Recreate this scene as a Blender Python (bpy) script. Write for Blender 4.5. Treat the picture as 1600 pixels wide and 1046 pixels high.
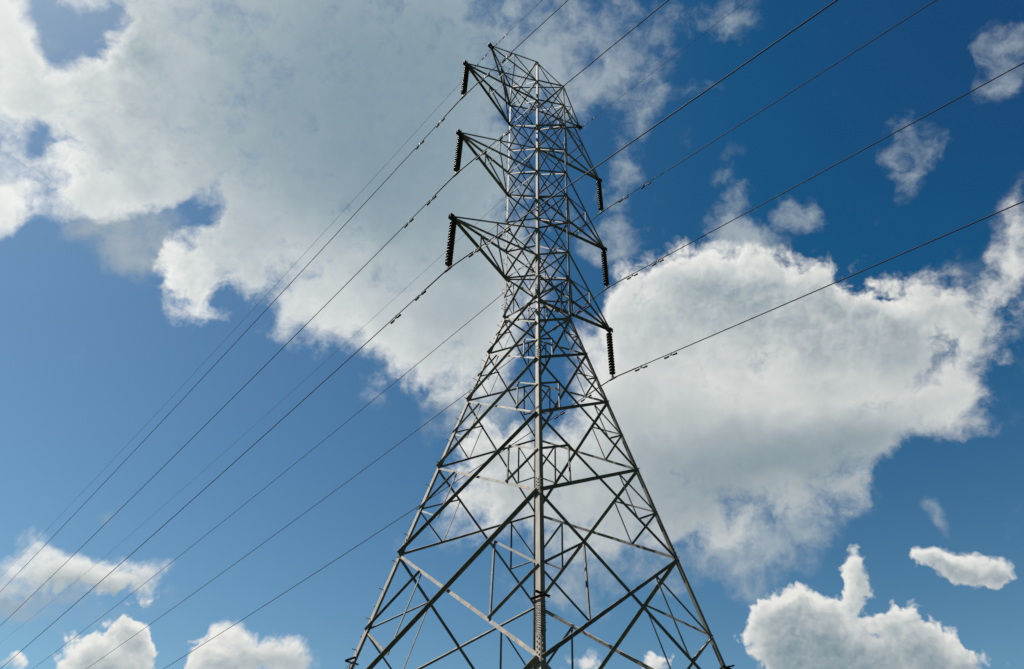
import bpy, bmesh, math, random
from mathutils import Vector, Matrix

for o in list(bpy.data.objects):
    bpy.data.objects.remove(o, do_unlink=True)
random.seed(7)
SC = bpy.context.scene
COL = SC.collection
R = math.radians

# ------------------------------------------------------------------ camera
cam_data = bpy.data.cameras.new('camera')
cam = bpy.data.objects.new('camera', cam_data)
COL.objects.link(cam)
cam_data.sensor_width = 36.0
cam_data.sensor_fit = 'HORIZONTAL'
cam_data.lens = 25.3087
cam_data.clip_start = 0.05
cam_data.clip_end = 6000.0
cam.matrix_world = Matrix([[0.999627, -0.006368, 0.026541, -0.238], [0.016214, -0.643693, -0.765112, -20.705], [0.021957, 0.765257, -0.64335, 1.6], [0, 0, 0, 1]])
SC.camera = cam

# ------------------------------------------------------------------ light and exposure
SUN_EL, SUN_AZ = R(58.0), R(-82.0)          # azimuth clockwise from +Y
SUN_DIR = Vector((math.sin(SUN_AZ) * math.cos(SUN_EL), math.cos(SUN_AZ) * math.cos(SUN_EL), math.sin(SUN_EL)))
SC.view_settings.view_transform = 'Standard'
SC.view_settings.look = 'None'
SC.view_settings.gamma = 1.0
SC.view_settings.exposure = 2.4
EXPO = 2.0 ** 2.4
SC.cycles.use_denoising = False
SC.cycles.max_bounces = 4
SC.cycles.pixel_filter_type = 'BLACKMAN_HARRIS'
SC.cycles.filter_width = 1.5

sun_data = bpy.data.lights.new('sun', 'SUN')
sun_data.energy = 5.0
sun_data.angle = R(0.53)
sun_data.color = (1.0, 0.95, 0.87)
sun = bpy.data.objects.new('sun', sun_data)
COL.objects.link(sun)
sun.rotation_euler = SUN_DIR.to_track_quat('Z', 'Y').to_euler()

# ------------------------------------------------------------------ sky: physical sky with broken cumulus in it
# each cloud mass: azimuth, elevation, half width, half height (degrees), tilt, density
CUMULUS = [(-30.42, 56.97, 20.42, 13.35, -149.9, 1.5),
    (-14.72, 49.34, 17.15, 13.54, 97.6, 1.3),
    (-40.23, 52.73, 12.61, 9.4, 106.5, 1.0),
    (-9.27, 44.39, 11.52, 8.31, 95.9, 0.9),
    (-6.26, 39.51, 6.32, 5.06, 94.4, 0.8),
    (-15.66, 60.22, 10.33, 9.88, 67.5, 0.6),
    (-19.73, 41.98, 8.76, 6.14, -165.4, 0.9),
    (-32.4, 39.62, 4.89, 4.49, -148.3, 1.2),
    (-35.2, 40.44, 2.84, 2.7, -121.5, 0.6),
    (-28.31, 43.6, 5.3, 4.72, -150.3, 0.6),
    (-22.09, 39.24, 3.94, 2.86, -164.8, 0.8),
    (-12.6, 39.98, 4.97, 4.61, -170.9, 0.8),
    (-31.22, 49.34, 9.75, 8.88, -130.4, 0.9),
    (-47.92, 52.23, 5.0, 2.5, 117.4, 0.7),
    (-45.05, 45.43, 6.56, 5.74, 86.0, 1.3),
    (-55.91, 47.24, 5.67, 2.96, 119.6, 1.2),
    (-52.37, 42.81, 7.19, 2.76, 120.3, 1.0),
    (-49.47, 38.48, 2.57, 1.55, 116.3, 1.0),
    (-49.64, 46.57, 4.87, 2.95, -134.0, 0.8),
    (-45.05, 41.85, 3.75, 2.79, -138.5, 0.8),
    (19.66, 36.14, 13.6, 10.35, 169.5, 1.3),
    (11.25, 36.2, 9.83, 7.71, 82.1, 1.0),
    (16.24, 40.91, 6.76, 6.14, 167.4, 1.2),
    (12.74, 39.58, 4.98, 4.88, 83.0, 0.8),
    (21.74, 36.28, 6.05, 4.8, 168.2, 0.6),
    (24.86, 40.35, 4.62, 4.35, 155.5, 1.0),
    (28.88, 36.42, 5.97, 4.62, 162.3, 1.0),
    (33.42, 33.49, 6.82, 6.27, 165.5, 0.9),
    (36.95, 36.15, 4.4, 3.5, 154.5, 0.8),
    (38.59, 33.2, 4.26, 2.69, 66.5, 0.8),
    (34.92, 28.89, 3.45, 3.04, 56.5, 0.8),
    (29.77, 30.7, 8.04, 4.11, 165.2, 0.8),
    (23.35, 29.69, 8.66, 6.51, 172.7, 1.1),
    (14.84, 29.92, 9.36, 8.3, -178.1, 1.2),
    (8.03, 28.99, 8.04, 7.27, 77.8, 1.0),
    (11.55, 26.38, 7.08, 3.92, 176.8, 0.6),
    (2.86, 26.24, 5.73, 5.55, -164.5, 0.7),
    (-2.4, 26.91, 6.16, 5.77, -179.4, 1.0),
    (-3.7, 30.3, 4.58, 3.7, -178.1, 1.0),
    (0.66, 30.14, 4.17, 4.1, -168.2, 0.8),
    (5.47, 24.3, 4.83, 3.12, 179.8, 0.35),
    (43.7, 37.24, 5.49, 2.15, 64.4, 1.0),
    (-32.44, 18.2, 7.04, 2.26, -168.9, 1.05),
    (-35.27, 18.69, 3.12, 2.44, 177.4, 1.0),
    (-29.94, 19.33, 3.41, 1.76, -176.8, 0.9),
    (-33.05, 19.19, 3.69, 1.75, -169.5, 0.5),
    (-36.59, 17.3, 1.72, 1.25, -179.1, 0.5),
    (-28.94, 13.92, 3.37, 2.84, -157.3, 1.2),
    (-30.67, 12.83, 2.29, 1.34, -178.1, 1.0),
    (-27.78, 15.43, 1.56, 1.29, 113.2, 1.1),
    (-26.86, 14.34, 2.14, 1.49, 119.0, 1.0),
    (-34.69, 12.28, 1.04, 0.78, 166.7, 1.0),
    (-23.12, 15.24, 2.24, 1.82, 167.6, 1.0),
    (-22.13, 16.38, 1.33, 1.16, 147.5, 0.8),
    (-19.84, 14.52, 4.9, 2.01, -175.4, 1.1),
    (-17.55, 15.24, 1.77, 1.53, 126.7, 0.9),
    (19.97, 16.22, 4.57, 3.31, -174.9, 1.4),
    (18.56, 17.78, 2.54, 2.23, -145.7, 1.1),
    (19.64, 18.52, 1.71, 1.37, -171.2, 0.7),
    (21.92, 17.89, 3.29, 2.3, -177.9, 1.2),
    (25.75, 15.87, 3.71, 2.42, -178.2, 1.2),
    (26.32, 16.99, 1.58, 1.27, -165.4, 0.7),
    (27.6, 15.09, 3.08, 1.87, -179.7, 1.1),
    (29.67, 14.96, 1.45, 1.1, 50.8, 0.9),
    (23.91, 14.51, 8.28, 2.17, 175.5, 1.2),
    (24.67, 21.43, 3.16, 1.2, 70.2, 1.0),
    (24.09, 20.57, 1.71, 0.93, 71.2, 0.4),
    (24.52, 19.04, 2.16, 1.61, 77.5, 1.0),
    (26.24, 17.4, 1.83, 1.42, -170.9, 1.0),
    (30.84, 19.78, 2.59, 1.23, 160.1, 1.1),
    (32.52, 18.72, 2.45, 1.34, 155.5, 1.15),
    (29.69, 20.43, 1.0, 0.67, 176.9, 0.8),
    (3.52, 15.63, 2.76, 1.68, -178.7, 1.0),
    (10.1, 15.33, 1.64, 1.03, -178.4, 1.0)]
VEIL = [(8.86, 21.43, 21.8, 8.94, 178.2, 0.35),
    (-34.16, 15.28, 8.08, 3.74, -172.0, 0.6),
    (50.89, 48.94, 3.15, 2.13, 61.9, 1.1),
    (53.09, 49.08, 2.51, 1.33, 62.5, 1.0),
    (49.18, 48.69, 1.77, 1.13, 38.4, 0.8),
    (10.31, 62.25, 9.2, 7.84, 163.5, 1.0),
    (16.8, 62.25, 3.84, 3.49, 144.0, 0.25),
    (3.5, 58.81, 4.79, 3.41, 175.7, 0.6),
    (13.26, 55.83, 3.81, 2.24, 66.7, 0.55),
    (20.71, 57.35, 3.82, 1.33, 161.6, 0.5),
    (10.79, 52.25, 4.76, 2.28, 73.5, 0.5),
    (30.14, 60.44, 6.44, 3.06, 150.9, 0.55),
    (23.16, 47.19, 6.02, 3.57, 57.6, 0.85),
    (24.17, 44.49, 4.54, 3.16, 160.6, 0.6),
    (41.46, 46.82, 2.7, 2.24, 93.9, 1.2),
    (39.37, 45.23, 2.7, 1.94, 65.2, 1.1),
    (29.61, 45.7, 2.18, 1.83, 149.1, 1.3),
    (9.87, 46.91, 3.29, 2.48, 171.6, 1.5),
    (7.63, 49.56, 4.97, 4.87, 140.7, 0.4),
    (16.48, 24.79, 11.37, 5.59, -170.2, 1.2),
    (9.1, 23.71, 10.15, 4.23, 177.7, 1.0),
    (2.75, 22.48, 7.19, 3.84, -179.8, 0.6),
    (22.42, 24.75, 4.98, 2.97, 173.8, 0.6),
    (-32.8, 22.13, 2.87, 1.17, 99.2, 0.8),
    (-35.22, 23.79, 0.94, 0.84, 139.4, 1.0),
    (-38.57, 40.19, 5.41, 3.67, 164.2, 1.1),
    (-42.79, 40.16, 3.8, 2.15, -146.9, 0.6),
    (-12.04, 36.99, 7.44, 3.34, 167.5, 0.5),
    (-34.5, 44.24, 4.63, 4.22, 91.2, 0.6),
    (27.06, 22.48, 2.16, 1.62, 63.5, 0.5),
    (31.55, 22.38, 2.13, 0.94, 101.7, 0.55),
    (28.3, 22.27, 2.02, 0.8, 89.3, 0.4),
    (27.75, 18.81, 2.83, 1.79, 39.4, 0.4),
    (-26.29, 18.29, 2.73, 2.05, 178.8, 0.4),
    (-33.48, 16.38, 6.49, 1.8, -169.3, 0.5),
    (49.57, 48.46, 3.68, 2.38, 50.6, 0.7),
    (40.38, 33.94, 6.98, 3.5, 65.9, 0.6),
    (30.12, 27.86, 9.39, 3.55, -177.0, 0.5),
    (-54.42, 49.63, 3.23, 2.22, 112.1, 0.5),
    (-4.19, 33.53, 9.15, 5.01, -177.2, 0.5),
    (0.72, 60.67, 8.12, 4.75, 90.3, 0.5),
    (-6.76, 34.91, 5.03, 3.36, -175.9, 0.6)]
GAPS = [(-37.62, 43.1, 2.71, 1.52, -168.2, 0.5),
    (-35.27, 44.68, 2.1, 1.39, 179.0, 0.45),
    (-38.46, 39.99, 2.02, 1.78, -141.4, 0.3),
    (-41.4, 39.27, 2.64, 2.47, -109.4, 0.4),
    (-31.0, 39.19, 1.89, 1.57, -156.0, 0.5),
    (-38.8, 39.6, 2.25, 1.98, 102.9, 0.4),
    (-26.02, 38.11, 3.04, 1.29, -162.8, 0.3),
    (36.08, 32.9, 3.16, 1.88, 53.6, 0.5),
    (33.55, 31.57, 1.92, 1.47, 164.1, 0.3),
    (37.61, 30.33, 2.12, 1.77, 62.2, 0.3),
    (-52.79, 48.84, 2.6, 1.49, 117.3, 0.75),
    (-52.02, 51.56, 2.38, 1.74, 108.3, 0.75),
    (-49.96, 50.05, 1.54, 1.26, 92.0, 0.6),
    (-52.16, 46.71, 1.54, 1.01, -128.5, 0.5),
    (-37.25, 42.48, 3.4, 2.13, -175.0, 0.5),
    (-29.43, 39.74, 2.97, 2.05, 177.5, 0.6),
    (-20.02, 55.39, 1.74, 1.22, -160.5, 0.25),
    (-27.23, 48.69, 1.69, 1.25, -154.8, 0.25),
    (-45.72, 43.55, 1.58, 1.33, 99.1, 0.6),
    (-50.42, 42.73, 1.65, 1.34, 102.6, 0.5),
    (-18.18, 41.24, 4.05, 3.31, -166.4, 0.3),
    (33.79, 37.69, 3.02, 1.19, 146.2, 0.5),
    (-35.09, 18.73, 0.51, 0.43, 154.1, 0.5),
    (-54.92, 50.1, 1.91, 1.12, 117.6, 0.5)]
DEEP = [(-15.66, 60.22, 23.61, 14.35, -165.1, 1.7),
    (-17.95, 49.86, 15.6, 12.57, -162.4, 0.8),
    (-29.96, 53.69, 14.08, 12.25, -138.9, 0.45),
    (-8.87, 46.45, 9.87, 9.1, 93.1, 0.6),
    (-7.24, 39.45, 5.05, 4.22, -175.1, 0.3),
    (19.3, 28.19, 11.2, 4.99, -179.6, 1.0),
    (12.25, 31.15, 9.53, 5.66, 175.1, 0.3),
    (27.16, 28.96, 7.66, 2.96, 178.4, 0.6),
    (7.21, 26.14, 9.58, 5.53, 178.5, 0.35),
    (24.42, 14.84, 8.25, 2.24, 175.3, 0.6),
    (19.66, 15.85, 4.19, 3.27, -169.8, 0.35),
    (-33.11, 17.37, 6.59, 1.31, -168.4, 0.4),
    (-28.33, 13.36, 4.36, 1.57, -173.6, 0.3),
    (-20.19, 14.16, 4.86, 1.33, -174.5, 0.35),
    (10.97, 62.85, 9.14, 6.38, 167.3, 0.5),
    (30.79, 19.34, 3.49, 0.82, 156.5, 0.25),
    (-45.57, 44.14, 2.87, 2.43, 98.0, 0.1)]
CRISP = [(23.15, 16.14, 16.67, 7.2, 176.5, 2.0),
    (24.68, 21.34, 5.04, 3.95, 61.9, 0.5),
    (31.54, 19.21, 6.54, 3.26, 172.8, 0.6),
    (-29.24, 14.19, 8.1, 5.02, -178.4, 2.0),
    (-20.45, 15.14, 7.67, 4.03, -176.5, 0.7),
    (-32.4, 18.62, 10.42, 4.01, -169.2, 0.25),
    (21.31, 41.83, 14.3, 7.21, 165.3, 1.1),
    (29.65, 36.95, 8.34, 5.37, 161.3, 0.8),
    (37.17, 35.12, 7.44, 5.06, 156.3, 0.5),
    (-3.4, 30.06, 9.88, 5.74, -177.8, 0.8),
    (6.85, 15.6, 8.99, 2.78, 179.5, 1.0),
    (-48.85, 51.73, 5.36, 3.67, 111.7, 0.6),
    (-45.4, 46.28, 8.4, 6.76, -128.5, 0.5),
    (-33.56, 38.99, 7.75, 6.14, -154.2, 0.6)]

def sky_vec(az, el):
    az, el = R(az), R(el)
    return Vector((math.sin(az) * math.cos(el), math.cos(az) * math.cos(el), math.sin(el)))

def cover_group(name, blobs):
    g = bpy.data.node_groups.new(name, 'ShaderNodeTree')
    g.interface.new_socket('Vector', in_out='INPUT', socket_type='NodeSocketVector')
    g.interface.new_socket('Cover', in_out='OUTPUT', socket_type='NodeSocketFloat')
    gi = g.nodes.new('NodeGroupInput'); go = g.nodes.new('NodeGroupOutput')
    acc = None
    for az, el, a, b, tilt, w in blobs:
        c = sky_vec(az, el)
        e = Vector((math.cos(R(az)), -math.sin(R(az)), 0.0))
        n = e.cross(c) * -1.0
        if n.z < 0: n = -n
        t = R(tilt)
        ua = e * math.cos(t) + n * math.sin(t)
        ub = n * math.cos(t) - e * math.sin(t)
        m = Matrix((ua, ub, ua.cross(ub))).transposed()
        mp = g.nodes.new('ShaderNodeMapping'); mp.vector_type = 'TEXTURE'
        mp.inputs['Location'].default_value = c
        mp.inputs['Rotation'].default_value = m.to_euler('XYZ')
        mp.inputs['Scale'].default_value = (R(a), R(b), max(R(a), R(b)))
        g.links.new(gi.outputs[0], mp.inputs['Vector'])
        gr = g.nodes.new('ShaderNodeTexGradient'); gr.gradient_type = 'SPHERICAL'
        g.links.new(mp.outputs[0], gr.inputs[0])
        ma = g.nodes.new('ShaderNodeMath'); ma.operation = 'MULTIPLY_ADD'
        g.links.new(gr.outputs['Fac'], ma.inputs[0])
        ma.inputs[1].default_value = w
        if acc is None: ma.inputs[2].default_value = 0.0
        else: g.links.new(acc, ma.inputs[2])
        acc = ma.outputs[0]
    g.links.new(acc, go.inputs[0])
    return g

world = bpy.data.worlds.new('World')
SC.world = world
world.use_nodes = True
NT = world.node_tree
NT.nodes.clear()
LK = NT.links

def node(t, **kw):
    n = NT.nodes.new(t)
    for k, v in kw.items(): setattr(n, k, v)
    return n
def put(sock, v):
    if hasattr(v, 'links'): LK.new(v, sock)
    else: sock.default_value = v
def mth(op, a, b=0.0, c=0.0, clamp=False):
    n = node('ShaderNodeMath', operation=op, use_clamp=clamp)
    put(n.inputs[0], a); put(n.inputs[1], b); put(n.inputs[2], c)
    return n.outputs[0]
def vmth(op, a, b=None, s=None):
    n = node('ShaderNodeVectorMath', operation=op)
    put(n.inputs[0], a)
    if b is not None: put(n.inputs[1], b)
    if s is not None: put(n.inputs['Scale'], s)
    return n.outputs['Value'] if op in ('DOT_PRODUCT', 'LENGTH') else n.outputs[0]
def noise(v, scale, detail, rough, color=False):
    n = node('ShaderNodeTexNoise', noise_dimensions='3D')
    put(n.inputs['Vector'], v)
    n.inputs['Scale'].default_value = scale; n.inputs['Detail'].default_value = detail
    n.inputs['Roughness'].default_value = rough
    return n.outputs['Color'] if color else n.outputs['Fac']
def ramp(v, lo, hi, a=0.0, b=1.0, smooth=True):
    n = node('ShaderNodeMapRange', interpolation_type='SMOOTHSTEP' if smooth else 'LINEAR')
    put(n.inputs[0], v); put(n.inputs[1], lo); put(n.inputs[2], hi); put(n.inputs[3], a); put(n.inputs[4], b)
    return n.outputs[0]
def mixc(f, a, b):
    n = node('ShaderNodeMix', data_type='RGBA')
    put(n.inputs[0], f); put(n.inputs[6], a); put(n.inputs[7], b)
    return n.outputs[2]
def group(g, v):
    n = node('ShaderNodeGroup'); n.node_tree = g
    put(n.inputs[0], v)
    return n.outputs[0]

tc = node('ShaderNodeTexCoord')
D0 = tc.outputs['Generated']
g_cum = cover_group('cumulus cover', CUMULUS)
g_gap = cover_group('blue gaps', GAPS)
g_deep = cover_group('deep cloud', DEEP)
g_crisp = cover_group('firm heads', CRISP)
g_veil = cover_group('thin cloud cover', VEIL)

# large swirls bend the outlines of the masses
w1 = vmth('SUBTRACT', noise(D0, 7.0, 3.0, 0.5, True), (0.5, 0.5, 0.5))
w2 = vmth('SUBTRACT', noise(D0, 24.0, 4.0, 0.55, True), (0.5, 0.5, 0.5))
warp = vmth('ADD', vmth('SCALE', w1, s=0.07), vmth('SCALE', w2, s=0.035))
DW = vmth('ADD', D0, warp)

def fibre(v, fine=True):
    f = noise(v, 6.0, 4.0, 0.55)
    g = noise(v, 19.0, 9.0 if fine else 4.0, 0.62)
    return mth('ADD', mth('SUBTRACT', f, 0.5), mth('MULTIPLY', mth('SUBTRACT', g, 0.5), 1.05))
def billow(v, fine=True):
    # rounded heads: inverted cell distance, two sizes
    acc = None
    for sc, wt in ((30.0, 0.58), (72.0, 0.42), (170.0, 0.26))[:3 if fine else 2]:
        n = node('ShaderNodeTexVoronoi', voronoi_dimensions='3D', feature='F1')
        put(n.inputs['Vector'], v)
        n.inputs['Scale'].default_value = sc
        n.inputs['Detail'].default_value = 0.0
        d = mth('MULTIPLY', mth('SUBTRACT', 0.47, n.outputs['Distance']), wt)
        acc = d if acc is None else mth('ADD', acc, d)
    return acc

DD = vmth('ADD', D0, vmth('SCALE', w2, s=0.03))
crisp = mth('MINIMUM', group(g_crisp, D0), 1.0)       # firm fair weather heads as against torn, thinning cloud
bamp = mth('MULTIPLY_ADD', crisp, 0.75, 0.18)
TOSUN = tuple(SUN_DIR)
def field(step, fine):
    s = vmth('SCALE', TOSUN, s=step)
    vc = vmth('ADD', DW, s) if step else DW
    vd = vmth('ADD', DD, s) if step else DD
    c = mth('SUBTRACT', group(g_cum, vc), group(g_gap, vc))
    f = fibre(vd, fine)
    amp = mth('MULTIPLY', ramp(c, 0.0, 0.35, 0.7, 2.3), mth('MULTIPLY_ADD', crisp, -0.45, 1.0))
    d = mth('MULTIPLY_ADD', f, amp, mth('MINIMUM', c, 1.25))
    d = mth('MULTIPLY_ADD', billow(vd, fine), bamp, d)
    return c, f, d
cover, FB, den = field(0.0, True)
alpha = ramp(den, mth('MULTIPLY_ADD', crisp, 0.06, 0.13), mth('MULTIPLY_ADD', crisp, -0.64, 1.22))
# sunlight reaching a point: cloud crossed on the way towards the sun, plus the depth of the mass overhead
tau = None
for step, wt in ((0.005, 0.60), (0.016, 0.45), (0.050, 0.40)):
    c_, f_, d_ = field(step, False)
    t_ = mth('MULTIPLY', mth('MAXIMUM', mth('SUBTRACT', d_, 0.36), 0.0), wt)
    tau = t_ if tau is None else mth('ADD', tau, t_)
    if step < 0.006: near_sun = d_
deep = mth('MULTIPLY_ADD', mth('SUBTRACT', noise(DD, 5.0, 4.0, 0.45), 0.5), 0.35, group(g_deep, DW))
deep = mth('MAXIMUM', deep, 0.0)
ktau = mth('MULTIPLY_ADD', crisp, 0.62, 0.26)
trans = mth('EXPONENT', mth('MULTIPLY', mth('MULTIPLY_ADD', tau, ktau, mth('MULTIPLY', deep, 1.25)), -1.0))
# small heads shade one another
relief = mth('MULTIPLY', mth('SUBTRACT', near_sun, den), mth('MULTIPLY_ADD', crisp, 0.30, 0.05))
lit = mth('SUBTRACT', trans, relief, clamp=True)
WHITE = (0.80 / EXPO, 0.80 / EXPO, 0.765 / EXPO, 1)
GREY = (0.155 / EXPO, 0.245 / EXPO, 0.305 / EXPO, 1)
cloud_col = mixc(lit, GREY, WHITE)
# forward scattering: cloud nearer the sun is brighter
glow = ramp(vmth('DOT_PRODUCT', D0, TOSUN), 0.30, 0.92, 0.99, 1.20)
cloud_col = vmth('SCALE', cloud_col, s=glow)

vcov = group(g_veil, DW)
VD = mth('MULTIPLY_ADD', FB, ramp(vcov, 0.0, 0.4, 0.4, 2.2), mth('MINIMUM', vcov, 0.78))
veil_a = mth('MULTIPLY', ramp(VD, 0.24, 1.25), 0.92)

sky = node('ShaderNodeTexSky', sky_type='NISHITA')
sky.sun_disc = False
sky.sun_elevation = SUN_EL
sky.sun_rotation = SUN_AZ
sky.altitude = 50.0
sky.air_density = 1.0
sky.dust_density = 0.5
sky.ozone_density = 2.2
SKY_STRENGTH = 0.05
# deep clear air: the contrast between the sunny side and the far side of the sky
deepen = vmth('SUBTRACT', sky.outputs[0], (0.043 / SKY_STRENGTH, 0.045 / SKY_STRENGTH, 0.055 / SKY_STRENGTH))
deepen = vmth('MULTIPLY', deepen, (2.3 / EXPO, 2.6 / EXPO, 2.36 / EXPO))
deepen = vmth('MAXIMUM', deepen, (0.010 / EXPO / SKY_STRENGTH, 0.060 / EXPO / SKY_STRENGTH, 0.17 / EXPO / SKY_STRENGTH))
inv = 1.0 / SKY_STRENGTH
veil_col = (0.36 / EXPO * inv, 0.43 / EXPO * inv, 0.48 / EXPO * inv, 1)
base = mixc(veil_a, deepen, veil_col)
final = mixc(alpha, base, vmth('SCALE', cloud_col, s=inv))
bg = node('ShaderNodeBackground')
LK.new(final, bg.inputs[0]); bg.inputs[1].default_value = SKY_STRENGTH
out = node('ShaderNodeOutputWorld')
LK.new(bg.outputs[0], out.inputs[0])
world.cycles.sampling_method = 'MANUAL'
world.cycles.sample_map_resolution = 512

# ------------------------------------------------------------------ materials
def material(name, c1, c2, rough, metal=0.0, scale=6.0, spec=0.5, streak=False, rust=0.0, vary=0.0):
    m = bpy.data.materials.new(name); m.use_nodes = True
    nt = m.node_tree; b = nt.nodes['Principled BSDF']
    t = nt.nodes.new('ShaderNodeTexCoord')
    mp = nt.nodes.new('ShaderNodeMapping')
    if streak: mp.inputs['Scale'].default_value = (1, 1, 0.25)
    nt.links.new(t.outputs['Object'], mp.inputs[0])
    n = nt.nodes.new('ShaderNodeTexNoise'); n.inputs['Scale'].default_value = scale
    n.inputs['Detail'].default_value = 8.0; n.inputs['Roughness'].default_value = 0.65
    nt.links.new(mp.outputs[0], n.inputs['Vector'])
    r = nt.nodes.new('ShaderNodeValToRGB')
    r.color_ramp.elements[0].position = 0.32; r.color_ramp.elements[0].color = (*c1, 1)
    r.color_ramp.elements[1].position = 0.70; r.color_ramp.elements[1].color = (*c2, 1)
    nt.links.new(n.outputs['Fac'], r.inputs[0])
    col = r.outputs[0]
    if rust:
        n2 = nt.nodes.new('ShaderNodeTexNoise'); n2.inputs['Scale'].default_value = 2.3
        n2.inputs['Detail'].default_value = 6.0
        nt.links.new(mp.outputs[0], n2.inputs['Vector'])
        mr = nt.nodes.new('ShaderNodeMapRange'); mr.inputs[1].default_value = 0.58; mr.inputs[2].default_value = 0.72
        mr.inputs[4].default_value = rust
        nt.links.new(n2.outputs['Fac'], mr.inputs[0])
        mx = nt.nodes.new('ShaderNodeMix'); mx.data_type = 'RGBA'
        nt.links.new(mr.outputs[0], mx.inputs[0]); nt.links.new(col, mx.inputs[6]); mx.inputs[7].default_value = (0.20, 0.11, 0.06, 1)
        col = mx.outputs[2]
    if vary:
        oi = nt.nodes.new('ShaderNodeObjectInfo')
        vr = nt.nodes.new('ShaderNodeMapRange'); vr.inputs[3].default_value = 1.0 - vary; vr.inputs[4].default_value = 1.0 + vary
        nt.links.new(oi.outputs['Random'], vr.inputs[0])
        vs = nt.nodes.new('ShaderNodeVectorMath'); vs.operation = 'SCALE'
        nt.links.new(col, vs.inputs[0]); nt.links.new(vr.outputs[0], vs.inputs['Scale'])
        col = vs.outputs[0]
    nt.links.new(col, b.inputs['Base Color'])
    rr = nt.nodes.new('ShaderNodeMapRange'); rr.inputs[3].default_value = rough - 0.1; rr.inputs[4].default_value = rough + 0.15
    nt.links.new(n.outputs['Fac'], rr.inputs[0]); nt.links.new(rr.outputs[0], b.inputs['Roughness'])
    b.inputs['Metallic'].default_value = metal
    b.inputs['Specular IOR Level'].default_value = spec
    return m
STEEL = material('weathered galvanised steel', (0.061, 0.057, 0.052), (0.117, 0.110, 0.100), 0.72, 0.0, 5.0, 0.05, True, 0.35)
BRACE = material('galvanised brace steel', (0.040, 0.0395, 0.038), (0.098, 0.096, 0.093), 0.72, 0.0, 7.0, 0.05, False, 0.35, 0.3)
PORC = material('dark glazed porcelain', (0.006, 0.0045, 0.004), (0.011, 0.008, 0.007), 0.45, 0.0, 9.0, 0.15)
IRON = material('dark forged iron', (0.006, 0.006, 0.0057), (0.013, 0.0125, 0.012), 0.7, 0.0, 14.0, 0.08)
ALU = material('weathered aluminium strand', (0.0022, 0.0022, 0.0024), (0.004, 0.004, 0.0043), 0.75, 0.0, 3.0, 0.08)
GRASS = material('grass field', (0.014, 0.024, 0.007), (0.03, 0.042, 0.014), 0.9, 0.0, 0.6, 0.2)

# ------------------------------------------------------------------ helpers
def tag(o, label, cat, grp=None):
    o['label'] = label; o['category'] = cat
    if grp: o['group'] = grp
    return o
def empty(name, loc, parent=None):
    o = bpy.data.objects.new(name, None); o.location = loc; o.empty_display_size = 0.2
    COL.objects.link(o)
    if parent: o.parent = parent
    return o
def link(name, bm, mat, parent=None, smooth=False):
    bmesh.ops.recalc_face_normals(bm, faces=bm.faces[:])
    me = bpy.data.meshes.new(name); bm.to_mesh(me); bm.free()
    me.materials.append(mat)
    if smooth:
        for f in me.polygons: f.use_smooth = True
    o = bpy.data.objects.new(name, me); COL.objects.link(o)
    if parent: o.parent = parent
    return o
def loft(bm, rings, caps=True):
    vs = [[bm.verts.new(p) for p in r] for r in rings]
    n = len(vs[0])
    for a, b in zip(vs[:-1], vs[1:]):
        for i in range(n): bm.faces.new((a[i], a[(i + 1) % n], b[(i + 1) % n], b[i]))
    if caps:
        bm.faces.new(vs[0]); bm.faces.new(list(reversed(vs[-1])))
def ell(b, t):
    return [(0, 0), (b, 0), (b, t), (t, t), (t, b), (0, b)]
def add_bar(bm, A, B, nrm, b, out, off=0.0, trim=0.0):
    """rolled steel angle from A to B: one flange flat against the face with normal nrm, the other standing
    off it along its upper edge (out = +1 outwards, -1 inwards); off lifts it along the normal"""
    A = Vector(A); B = Vector(B); w = (B - A).normalized()
    A = A + w * trim; B = B - w * trim
    n = (nrm - w * nrm.dot(w)).normalized()
    s = n.cross(w).normalized()
    if s.z < 0: s = -s
    t = max(0.006, b * 0.11)
    rings = []
    for P in (A, B):
        h = P + s * (b * 0.5) + n * off
        rings.append([h - s * x + n * (y * out) for x, y in ell(b, t)])
    loft(bm, rings)
def add_tube(bm, pts, r, seg=8, caps=True):
    rings = []
    for i, p in enumerate(pts):
        a = pts[max(i - 1, 0)]; c = pts[min(i + 1, len(pts) - 1)]
        w = (c - a).normalized()
        u = w.cross(Vector((0, 0, 1)))
        if u.length < 1e-4: u = Vector((1, 0, 0))
        u.normalize(); v = w.cross(u)
        rr = r[i] if isinstance(r, (list, tuple)) else r
        rings.append([p + (u * math.cos(2 * math.pi * k / seg) + v * math.sin(2 * math.pi * k / seg)) * rr for k in range(seg)])
    loft(bm, rings, caps)
def add_lathe(bm, prof, seg=20):
    rings = [[Vector((r * math.cos(2 * math.pi * k / seg), r * math.sin(2 * math.pi * k / seg), z)) for k in range(seg)] for r, z in prof]
    loft(bm, rings)
def add_plate(bm, c, u, v, n, t):
    ring = [c + u + v, c - u + v, c - u - v, c + u - v]
    loft(bm, [[p - n * t * 0.5 for p in ring], [p + n * t * 0.5 for p in ring]])

# ------------------------------------------------------------------ ground
bm = bmesh.new()
NG = 48
def gz(x, y):
    d = math.hypot(x, y)
    k = max(0.0, min(1.0, (d - 40) / 300))
    return k * (1.6 * math.sin(x * 0.013) * math.cos(y * 0.011))
xs = [-2500 * (1 - 2 * i / NG) ** 3 if i <= NG // 2 else 2500 * (2 * i / NG - 1) ** 3 for i in range(NG + 1)]
gv = [[bm.verts.new((x, y, gz(x, y))) for x in xs] for y in xs]
for j in range(NG):
    for i in range(NG):
        bm.faces.new((gv[j][i], gv[j][i + 1], gv[j + 1][i + 1], gv[j + 1][i]))
ground = link('ground', bm, GRASS, None, True)
ground['kind'] = 'structure'

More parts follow.
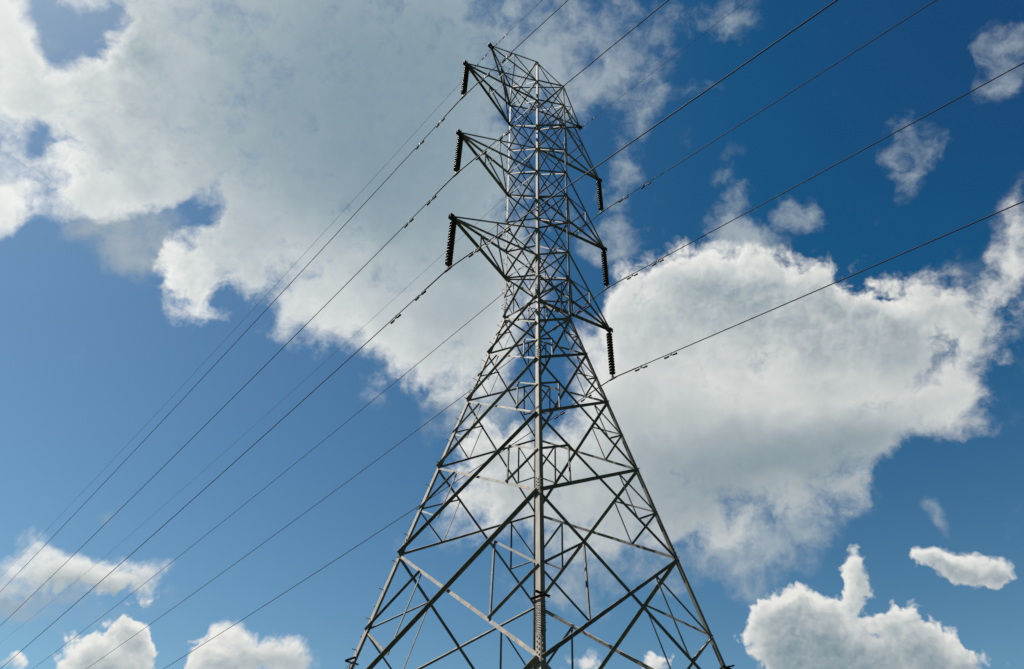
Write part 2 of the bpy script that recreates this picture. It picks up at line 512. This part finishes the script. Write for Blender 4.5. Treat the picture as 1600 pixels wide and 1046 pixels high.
# ------------------------------------------------------------------ the lattice tower (metres, axis at the origin)
Z = [36.103, 34.315, 32.616, 30.5, 28.768, 27.155, 25.315, 23.464, 21.942, 19.806, 18.066, 15.958, 13.314, 10.348, 5.923]
S_TOP, S_WAIST, SLOPE = 1.4252, 1.3000, 0.3038            # half diagonals of the square body and the splay of the legs below the waist
ZW = Z[9]
Z.append(0.0)
DIRS = {'F': Vector((0, -1, 0)), 'R': Vector((1, 0, 0)), 'B': Vector((0, 1, 0)), 'L': Vector((-1, 0, 0))}
def half(z):
    if z < ZW: return S_WAIST + SLOPE * (ZW - z)
    return S_WAIST + (S_TOP - S_WAIST) * (z - ZW) / (Z[0] - ZW)
def leg(n, z):
    p = DIRS[n] * half(z); return Vector((p.x, p.y, z))
FACES = [('F', 'L'), ('L', 'B'), ('B', 'R'), ('R', 'F')]
def face_normal(a, b, z):
    p = leg(a, z); q = leg(b, z); r = leg(a, z - 1.0)
    n = (q - p).cross(r - p).normalized()
    if n.dot(p + q) < 0: n = -n
    return n

tower = tag(empty('transmission_tower', (0, 0, 0)), 'tall grey steel lattice tower with six arms carrying the power line', 'pylon')

NEXT = {'F': ('L', 'R'), 'L': ('B', 'F'), 'B': ('R', 'L'), 'R': ('F', 'B')}
for n in 'FLBR':
    d1 = (DIRS[NEXT[n][0]] - DIRS[n]).normalized(); d2 = (DIRS[NEXT[n][1]] - DIRS[n]).normalized()
    zs = [-0.15, Z[14], Z[12], ZW, Z[0] + 0.06]; bs = [0.155, 0.15, 0.142, 0.115, 0.082]
    bm = bmesh.new()
    rings = []
    for z, b in zip(zs, bs):
        h = leg(n, z); t = b * 0.11
        rings.append([h, h + d1 * b, h + d1 * b + d2 * t, h + (d1 + d2) * t, h + d2 * b + d1 * t, h + d2 * b])
    loft(bm, rings)
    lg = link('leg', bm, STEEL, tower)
    # bolted splices up the leg: cover plates on both flanges with rows of bolt heads
    for zc in [6.157, 10.544, 16.218, 20.165]:
        bm = bmesh.new()
        up = (leg(n, zc + 0.5) - leg(n, zc - 0.5)).normalized()
        for d, o in ((d1, d2), (d2, d1)):
            nn = up.cross(d).normalized()
            if nn.dot(o) > 0: nn = -nn
            c = leg(n, zc) + d * 0.070 + nn * 0.006
            add_plate(bm, c, d * 0.052, up * 0.30, nn, 0.011)
            for i in range(5):
                for q in (-1, 1):
                    bc = c + d * (0.026 * q) + up * (-0.24 + 0.12 * i + 0.03 * q) + nn * 0.012
                    add_plate(bm, bc, d * 0.015, up * 0.015, nn, 0.024)
        link('splice_plate', bm, STEEL, lg)
    # step bolts up the left leg
    if n == 'L':
        proto = None
        z = 7.6; i = 0
        while z < Z[0] - 0.4:
            d, o = (d1, d2) if i % 2 else (d2, d1)
            if proto is None:
                bm = bmesh.new()
                add_tube(bm, [Vector((0, 0, 0)), Vector((0, 0, 0.15)), Vector((0, 0, 0.151)), Vector((0, 0, 0.17))], [0.010, 0.010, 0.019, 0.019], 6)
                proto = link('step_bolt', bm, STEEL, lg); sb = proto
            else:
                sb = proto.copy(); COL.objects.link(sb); sb.parent = lg
            sb.location = leg(n, z) + d * 0.05
            sb.rotation_euler = (-o).to_track_quat('Z', 'Y').to_euler()
            z += 0.42; i += 1

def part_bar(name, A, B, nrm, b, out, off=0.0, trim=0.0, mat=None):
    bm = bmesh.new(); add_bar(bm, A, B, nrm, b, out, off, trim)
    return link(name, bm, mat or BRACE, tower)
def cross_pt(a, b, c, d):
    # nearest point between segments ab and cd
    u = b - a; v = d - c; w = a - c
    A, Bq, Cq, D, E = u.dot(u), u.dot(v), v.dot(v), u.dot(w), v.dot(w)
    den = A * Cq - Bq * Bq
    s = (Bq * E - Cq * D) / den; t = (A * E - Bq * D) / den
    return (a + u * s + c + v * t) * 0.5

for k in range(len(Z) - 1):
    zt, zb = Z[k], Z[k + 1]
    low = k >= 9
    b = 0.052 if k < 6 else 0.060 if k < 9 else (0.070, 0.072, 0.076, 0.082, 0.092, 0.10)[k - 9]
    for P, Q in FACES:
        nr = face_normal(P, Q, (zt + zb) / 2)
        nm = 'main_brace' if low else 'body_brace'
        A1, B1 = leg(P, zt), leg(Q, zb)
        A2, B2 = leg(Q, zt), leg(P, zb)
        part_bar(nm, A1, B1, nr, b, +1, 0.013, 0.03)
        part_bar(nm, A2, B2, nr, b * 0.94, -1, -0.004 - 0.013, 0.03)
        if 8 <= k <= 13:
            X = cross_pt(A1, B1, A2, B2)
            for corner, da, db in ((Q, A2, B1), (P, A1, B2)):
                M = leg(corner, (zt + zb) / 2); Pm = (da + X) * 0.5; Qm = (X + db) * 0.5
                sb_ = 0.036 + 0.004 * (k - 8)
                for e, o_ in ((Pm, 0.030), (Qm, 0.038)):
                    # bars that fall the same way as the outer main brace are turned like it
                    outer = (corner == Q) == (e is Pm)
                    part_bar('secondary_brace', M, e, nr, sb_, 1 if outer else -1, -0.010 if outer else -o_, 0.02)
                part_bar('secondary_strut', Pm, Qm, nr, sb_ * 0.85, -1, -0.046)
for k in (0, 1, 2, 4, 5, 7, 8, 9):
    for P, Q in FACES:
        nr = face_normal(P, Q, Z[k])
        part_bar('horizontal_strut', leg(P, Z[k]), leg(Q, Z[k]), nr, 0.050, -1, -0.028, 0.02)
for k in (0, 2, 5, 8, 9):
    for P, Q, dz in (('L', 'R', -0.02), ('F', 'B', -0.08)):
        e = Vector((0, 0, dz))
        part_bar('plan_brace', leg(P, Z[k]) + e, leg(Q, Z[k]) + e, Vector((0, 0, 1)), 0.045, -1, 0, 0.05)
# gusset plates where the heavy members meet the legs
for k in (2, 5, 8, 9, 11, 12, 13):
    for P, Q in FACES:
        nr = face_normal(P, Q, Z[k])
        for a, c in ((P, Q), (Q, P)):
            u = (leg(c, Z[k]) - leg(a, Z[k])).normalized()
            up = nr.cross(u).normalized()
            sz = 0.13 if k in (8, 9) else 0.09
            bm = bmesh.new()
            add_plate(bm, leg(a, Z[k]) + u * (sz * 0.85) - nr * 0.052, u * sz * 0.8, up * sz, nr, 0.010)
            link('gusset_plate', bm, STEEL, tower)
# anti-climbing collars low on each leg
for n in 'FLBR':
    d1 = (DIRS[NEXT[n][0]] - DIRS[n]).normalized(); d2 = (DIRS[NEXT[n][1]] - DIRS[n]).normalized()
    h = leg(n, 7.3)
    cg = None
    bm = bmesh.new()
    add_bar(bm, h - d1 * 0.16 - d2 * 0.02, h + d1 * 0.28 - d2 * 0.02, -d2, 0.045, 1, 0.01)
    add_bar(bm, h - d2 * 0.20 - d1 * 0.02 + Vector((0, 0, 0.06)), h + d2 * 0.26 - d1 * 0.02 + Vector((0, 0, 0.06)), -d1, 0.045, 1, 0.01)
    cg = link('climbing_guard', bm, IRON, tower)
    # barbed wire wound round the leg below the collar
    bm = bmesh.new()
    pts = []
    turns = 13
    for i in range(turns * 10 + 1):
        f = i / (turns * 10.0); a = f * turns * 2 * math.pi
        c = leg(n, 7.22 - 0.72 * f) + (d1 + d2) * 0.045
        rr = 0.115 + random.uniform(-0.006, 0.006)
        pts.append(c + Vector((math.cos(a), math.sin(a), 0)) * rr)
        if i % 3 == 0:
            q = pts[-1]; w = Vector((math.cos(a), math.sin(a), random.uniform(-0.8, 0.8))) * 0.022
            add_tube(bm, [q - w, q + w], 0.0035, 4)
    add_tube(bm, pts, 0.0045, 5)
    link('barbed_wire', bm, IRON, tower)

# ------------------------------------------------------------------ arms
AXIS = {'left': Vector((-1, -1, 0)).normalized(), 'right': Vector((1, 1, 0)).normalized()}
BASE = {'left': ('F', 'L'), 'right': ('B', 'R')}
REACH = {0: (3.285, 35.935), 1: (4.636, 32.527), 2: (4.540, 27.147), 3: (4.422, 21.955)}          # three conductor arms and the earth wire peak: reach from the axis, height of the tip
def make_arm(name, side, reach, ztip, ku, kl, bu, bl):
    P, Q = BASE[side]; ax = AXIS[side]
    tip = ax * reach + Vector((0, 0, ztip))
    wd = Vector((-ax.y, ax.x, 0))
    if wd.dot(DIRS[P] - DIRS[Q]) < 0: wd = -wd
    tp = tip + wd * 0.05; tq = tip - wd * 0.05
    top = Vector((0, 0, 0.07))
    pu, qu, pl, ql = leg(P, Z[ku]), leg(Q, Z[ku]), leg(P, Z[kl]), leg(Q, Z[kl])
    bm = bmesh.new()
    tu = top if ku < kl else -top
    add_bar(bm, tp + top, pu, wd, bu, -1, 0.0); add_bar(bm, tq + top, qu, -wd, bu, -1, 0.0)
    add_bar(bm, tp, pl, wd, bl, -1, 0.0); add_bar(bm, tq, ql, -wd, bl, -1, 0.0)
    arm = link(name, bm, BRACE, tower)
    f = 0.5
    mpu, mqu = tp.lerp(pu, f), tq.lerp(qu, f); mpl, mql = tp.lerp(pl, f), tq.lerp(ql, f)
    for a, c, nn, bb in ((mpu, mqu, Vector((0, 0, 1)), 0.042), (mpl, mql, Vector((0, 0, 1)), 0.042), (mpu, mpl, wd, 0.042),
                     (mqu, mql, -wd, 0.042), (mqu, ql, -wd, 0.050), (mpu, pl, wd, 0.050), (mpl, ql, Vector((0, 0, -1)), 0.052)):
        bm = bmesh.new(); add_bar(bm, a, c, nn, bb, -1, -0.014)
        link('arm_brace', bm, BRACE, arm)
    bm = bmesh.new()
    for q in (-1, 1):
        add_plate(bm, tip + wd * (0.058 * q) + ax * 0.05, ax * 0.17, Vector((0, 0, 0.10)), wd, 0.012)
    add_plate(bm, tip + ax * 0.12 + Vector((0, 0, 0.10)), ax * 0.09, wd * 0.085, Vector((0, 0, 1)), 0.02)
    link('tip_plate', bm, IRON, arm)
    return tip
ARM_LEVELS = {1: (1, 2), 2: (4, 5), 3: (7, 8)}
TIPS = {}
for side in ('left', 'right'):
    for k in (1, 2, 3):
        TIPS[side, k] = make_arm('cross_arm', side, REACH[k][0], REACH[k][1], *ARM_LEVELS[k], 0.074, 0.094)
    TIPS[side, 0] = make_arm('earth_wire_peak', side, REACH[0][0], REACH[0][1], 0, 1, 0.062, 0.068)

# ------------------------------------------------------------------ insulator strings
INS = 2.621            # tip of the arm to the conductor
PLACE = {1: 'topmost', 2: 'middle', 3: 'lowest'}
def disc_bm():
    bm = bmesh.new()
    add_lathe(bm, [(0.012, 0.000), (0.036, -0.002), (0.044, -0.020), (0.046, -0.045), (0.060, -0.055), (0.108, -0.068), (0.133, -0.090),
                   (0.132, -0.098), (0.116, -0.095), (0.108, -0.108), (0.086, -0.096), (0.074, -0.112), (0.060, -0.098), (0.046, -0.110), (0.016, -0.104), (0.014, -0.152)], 20)
    return bm
DISC_N = 15
def make_string(label, loc):
    root = tag(empty('insulator_string', loc), label, 'insulator', 'insulator strings hanging from the tower arms')
    bm = bmesh.new()
    add_tube(bm, [Vector((0, -0.05, 0.03)), Vector((0, -0.05, -0.10)), Vector((0, 0, -0.14)), Vector((0, 0, -0.20))], 0.018, 8)
    add_tube(bm, [Vector((0, 0.05, 0.03)), Vector((0, 0.05, -0.10)), Vector((0, 0, -0.14))], 0.018, 8)
    link('shackle', bm, IRON, root, True)
    pitch = (INS - 0.20 - 0.20) / DISC_N
    first = link('insulator_disc', disc_bm(), PORC, root, True)
    first.location.z = -0.19; first.scale.z = pitch / 0.146
    for i in range(1, DISC_N):
        d = first.copy(); COL.objects.link(d); d.parent = root; d.location.z = -0.19 - pitch * i
    bm = bmesh.new()
    zb = -INS
    add_tube(bm, [Vector((0, 0, zb + 0.22)), Vector((0, 0, zb + 0.05))], 0.020, 8)
    wv = Vector((-1, 1, 0)).normalized(); n = Vector((1, 1, 0)).normalized()
    for q in (-1, 1):
        add_plate(bm, Vector((0, 0, zb + 0.06)) + n * (0.026 * q), wv * 0.05, Vector((0, 0, 0.07)), n, 0.012)
    add_tube(bm, [Vector((0, 0, zb - 0.028)) + wv * x + Vector((0, 0, dz)) for x, dz in ((-0.20, -0.006), (-0.12, 0.0), (0.12, 0.0), (0.20, -0.006))], [0.026, 0.042, 0.042, 0.026], 10)
    link('suspension_clamp', bm, IRON, root, True)
    return root
for side in ('left', 'right'):
    for k in (1, 2, 3):
        make_string('dark disc insulator string hanging from the %s arm on the tower\'s %s side' % (PLACE[k], side), TIPS[side, k])

# ------------------------------------------------------------------ wires
WP = [(2.3319, 0.0892, 0.0003231, 0.08521, 0.0004186), (-0.80646, 0.12062, 0.0001379, 0.11059, 0.0004753)]    # per span: heading, slope and sag of conductors and earth wires
def wire_pt(side, k, span, t):
    b = TIPS[side, k].copy()
    if k: b.z -= INS
    else: b.z -= 0.16
    ang, s, c, se, ce = WP[span]
    if k == 0: s, c = se, ce
    return b + Vector((math.cos(ang) * t, math.sin(ang) * t, -s * t + c * t * t))
def span_ts(end):
    ts = [0.0]; d = 0.4
    while ts[-1] < end: ts.append(min(end, ts[-1] + d)); d = min(d * 1.25, 6.0)
    return ts
LEN = (230.0, 120.0)
for side in ('left', 'right'):
    for k in (0, 1, 2, 3):
        pts = [wire_pt(side, k, 0, t) for t in reversed(span_ts(LEN[0]))] + [wire_pt(side, k, 1, t) for t in span_ts(LEN[1])[1:]]
        bm = bmesh.new()
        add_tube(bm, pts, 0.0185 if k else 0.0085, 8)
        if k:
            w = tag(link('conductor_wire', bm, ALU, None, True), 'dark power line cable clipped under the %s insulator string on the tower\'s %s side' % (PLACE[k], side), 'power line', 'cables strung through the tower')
            bm = bmesh.new()
            ts = [1.35, 1.30, 0.9, 0.5, 0.2]
            add_tube(bm, [wire_pt(side, k, 0, t) for t in ts] + [wire_pt(side, k, 1, t) for t in reversed(ts)], [0.017] + [0.026] * 8 + [0.017], 8)
            link('armor_rod', bm, ALU, w, True)
        else:
            w = tag(link('earth_wire', bm, ALU, None, True), 'thin earth wire hung from the small peak on the tower\'s %s side' % side, 'power line', 'cables strung through the tower')
            bm = bmesh.new()
            p = wire_pt(side, 0, 0, 0)
            add_tube(bm, [p + Vector((0, 0, 0.20)), p + Vector((0, 0, 0.03))], 0.018, 8)
            add_tube(bm, [wire_pt(side, 0, 0, 0.16), wire_pt(side, 0, 0, 0.0), wire_pt(side, 0, 1, 0.16)], [0.018, 0.032, 0.018], 8)
            link('suspension_clamp', bm, IRON, w, True)

# ------------------------------------------------------------------ vibration dampers clipped on the wires
def damper_meshes(sc):
    cl = bmesh.new()
    add_plate(cl, Vector((0, 0, -0.035)), Vector((0.03, 0, 0)), Vector((0, 0, 0.065)), Vector((0, 1, 0)), 0.045)
    ms = bmesh.new()
    add_tube(ms, [Vector((-0.20, 0, -0.115)), Vector((-0.08, 0, -0.09)), Vector((0.08, 0, -0.09)), Vector((0.20, 0, -0.115))], 0.011, 6)
    wt = bmesh.new()
    add_tube(wt, [Vector((x, 0, 0)) for x in (-0.105, -0.095, 0.03, 0.07, 0.10, 0.108)], [0.022, 0.036, 0.038, 0.044, 0.040, 0.02], 12)
    for b_ in (cl, ms, wt): bmesh.ops.scale(b_, vec=(sc, sc, sc), verts=b_.verts[:])
    return cl, ms, wt
def make_damper(sc):
    root = empty('vibration_damper', (0, 0, 0))
    cl, ms, wt = damper_meshes(sc)
    link('clamp', cl, IRON, root)
    link('messenger_cable', ms, IRON, root, True)
    for q in (-1, 1):
        wtb = wt if q == -1 else wt2
        if q == -1: wt2 = wt.copy()
        w = link('weight', wtb, IRON, root, True)
        w.location = (0.19 * sc * q, 0, -0.122 * sc); w.rotation_euler = (0, 0, 0 if q == 1 else math.pi)
    return root
def copy_tree(root):
    c = root.copy(); COL.objects.link(c)
    for ch in list(root.children):
        d = ch.copy(); COL.objects.link(d); d.parent = c
    return c
POS = {(0, False): (1.56, 3.08), (1, False): (1.50, 2.86), (0, True): (0.55, 1.15), (1, True): (0.47, 1.05)}
protos = {}
SPAN = {0: 'left of its hanging point', 1: 'right of its hanging point'}
for side in ('left', 'right'):
    for k in (0, 1, 2, 3):
        for span in (0, 1):
            for j, t in enumerate(POS[span, k == 0]):
                key = k == 0
                if key not in protos: o = protos[key] = make_damper(0.62 if key else 1.0)
                else: o = copy_tree(protos[key])
                t += random.uniform(-0.05, 0.05)
                p = wire_pt(side, k, span, t); w = (wire_pt(side, k, span, t + 0.1) - wire_pt(side, k, span, t - 0.1)).normalized()
                y = Vector((0, 0, 1)).cross(w).normalized(); zz = w.cross(y)
                m = Matrix((w, y, zz)).transposed().to_4x4(); m.translation = p
                o.matrix_world = m @ Matrix.Rotation(random.uniform(-0.12, 0.12), 4, 'X')
                what = '%s earth wire' % side if key else '%s %s cable' % (PLACE[k], side)
                tag(o, '%s damper along the %s, %s' % (('first', 'second')[j], what, SPAN[span]), 'damper', 'vibration dampers clipped on the cables')
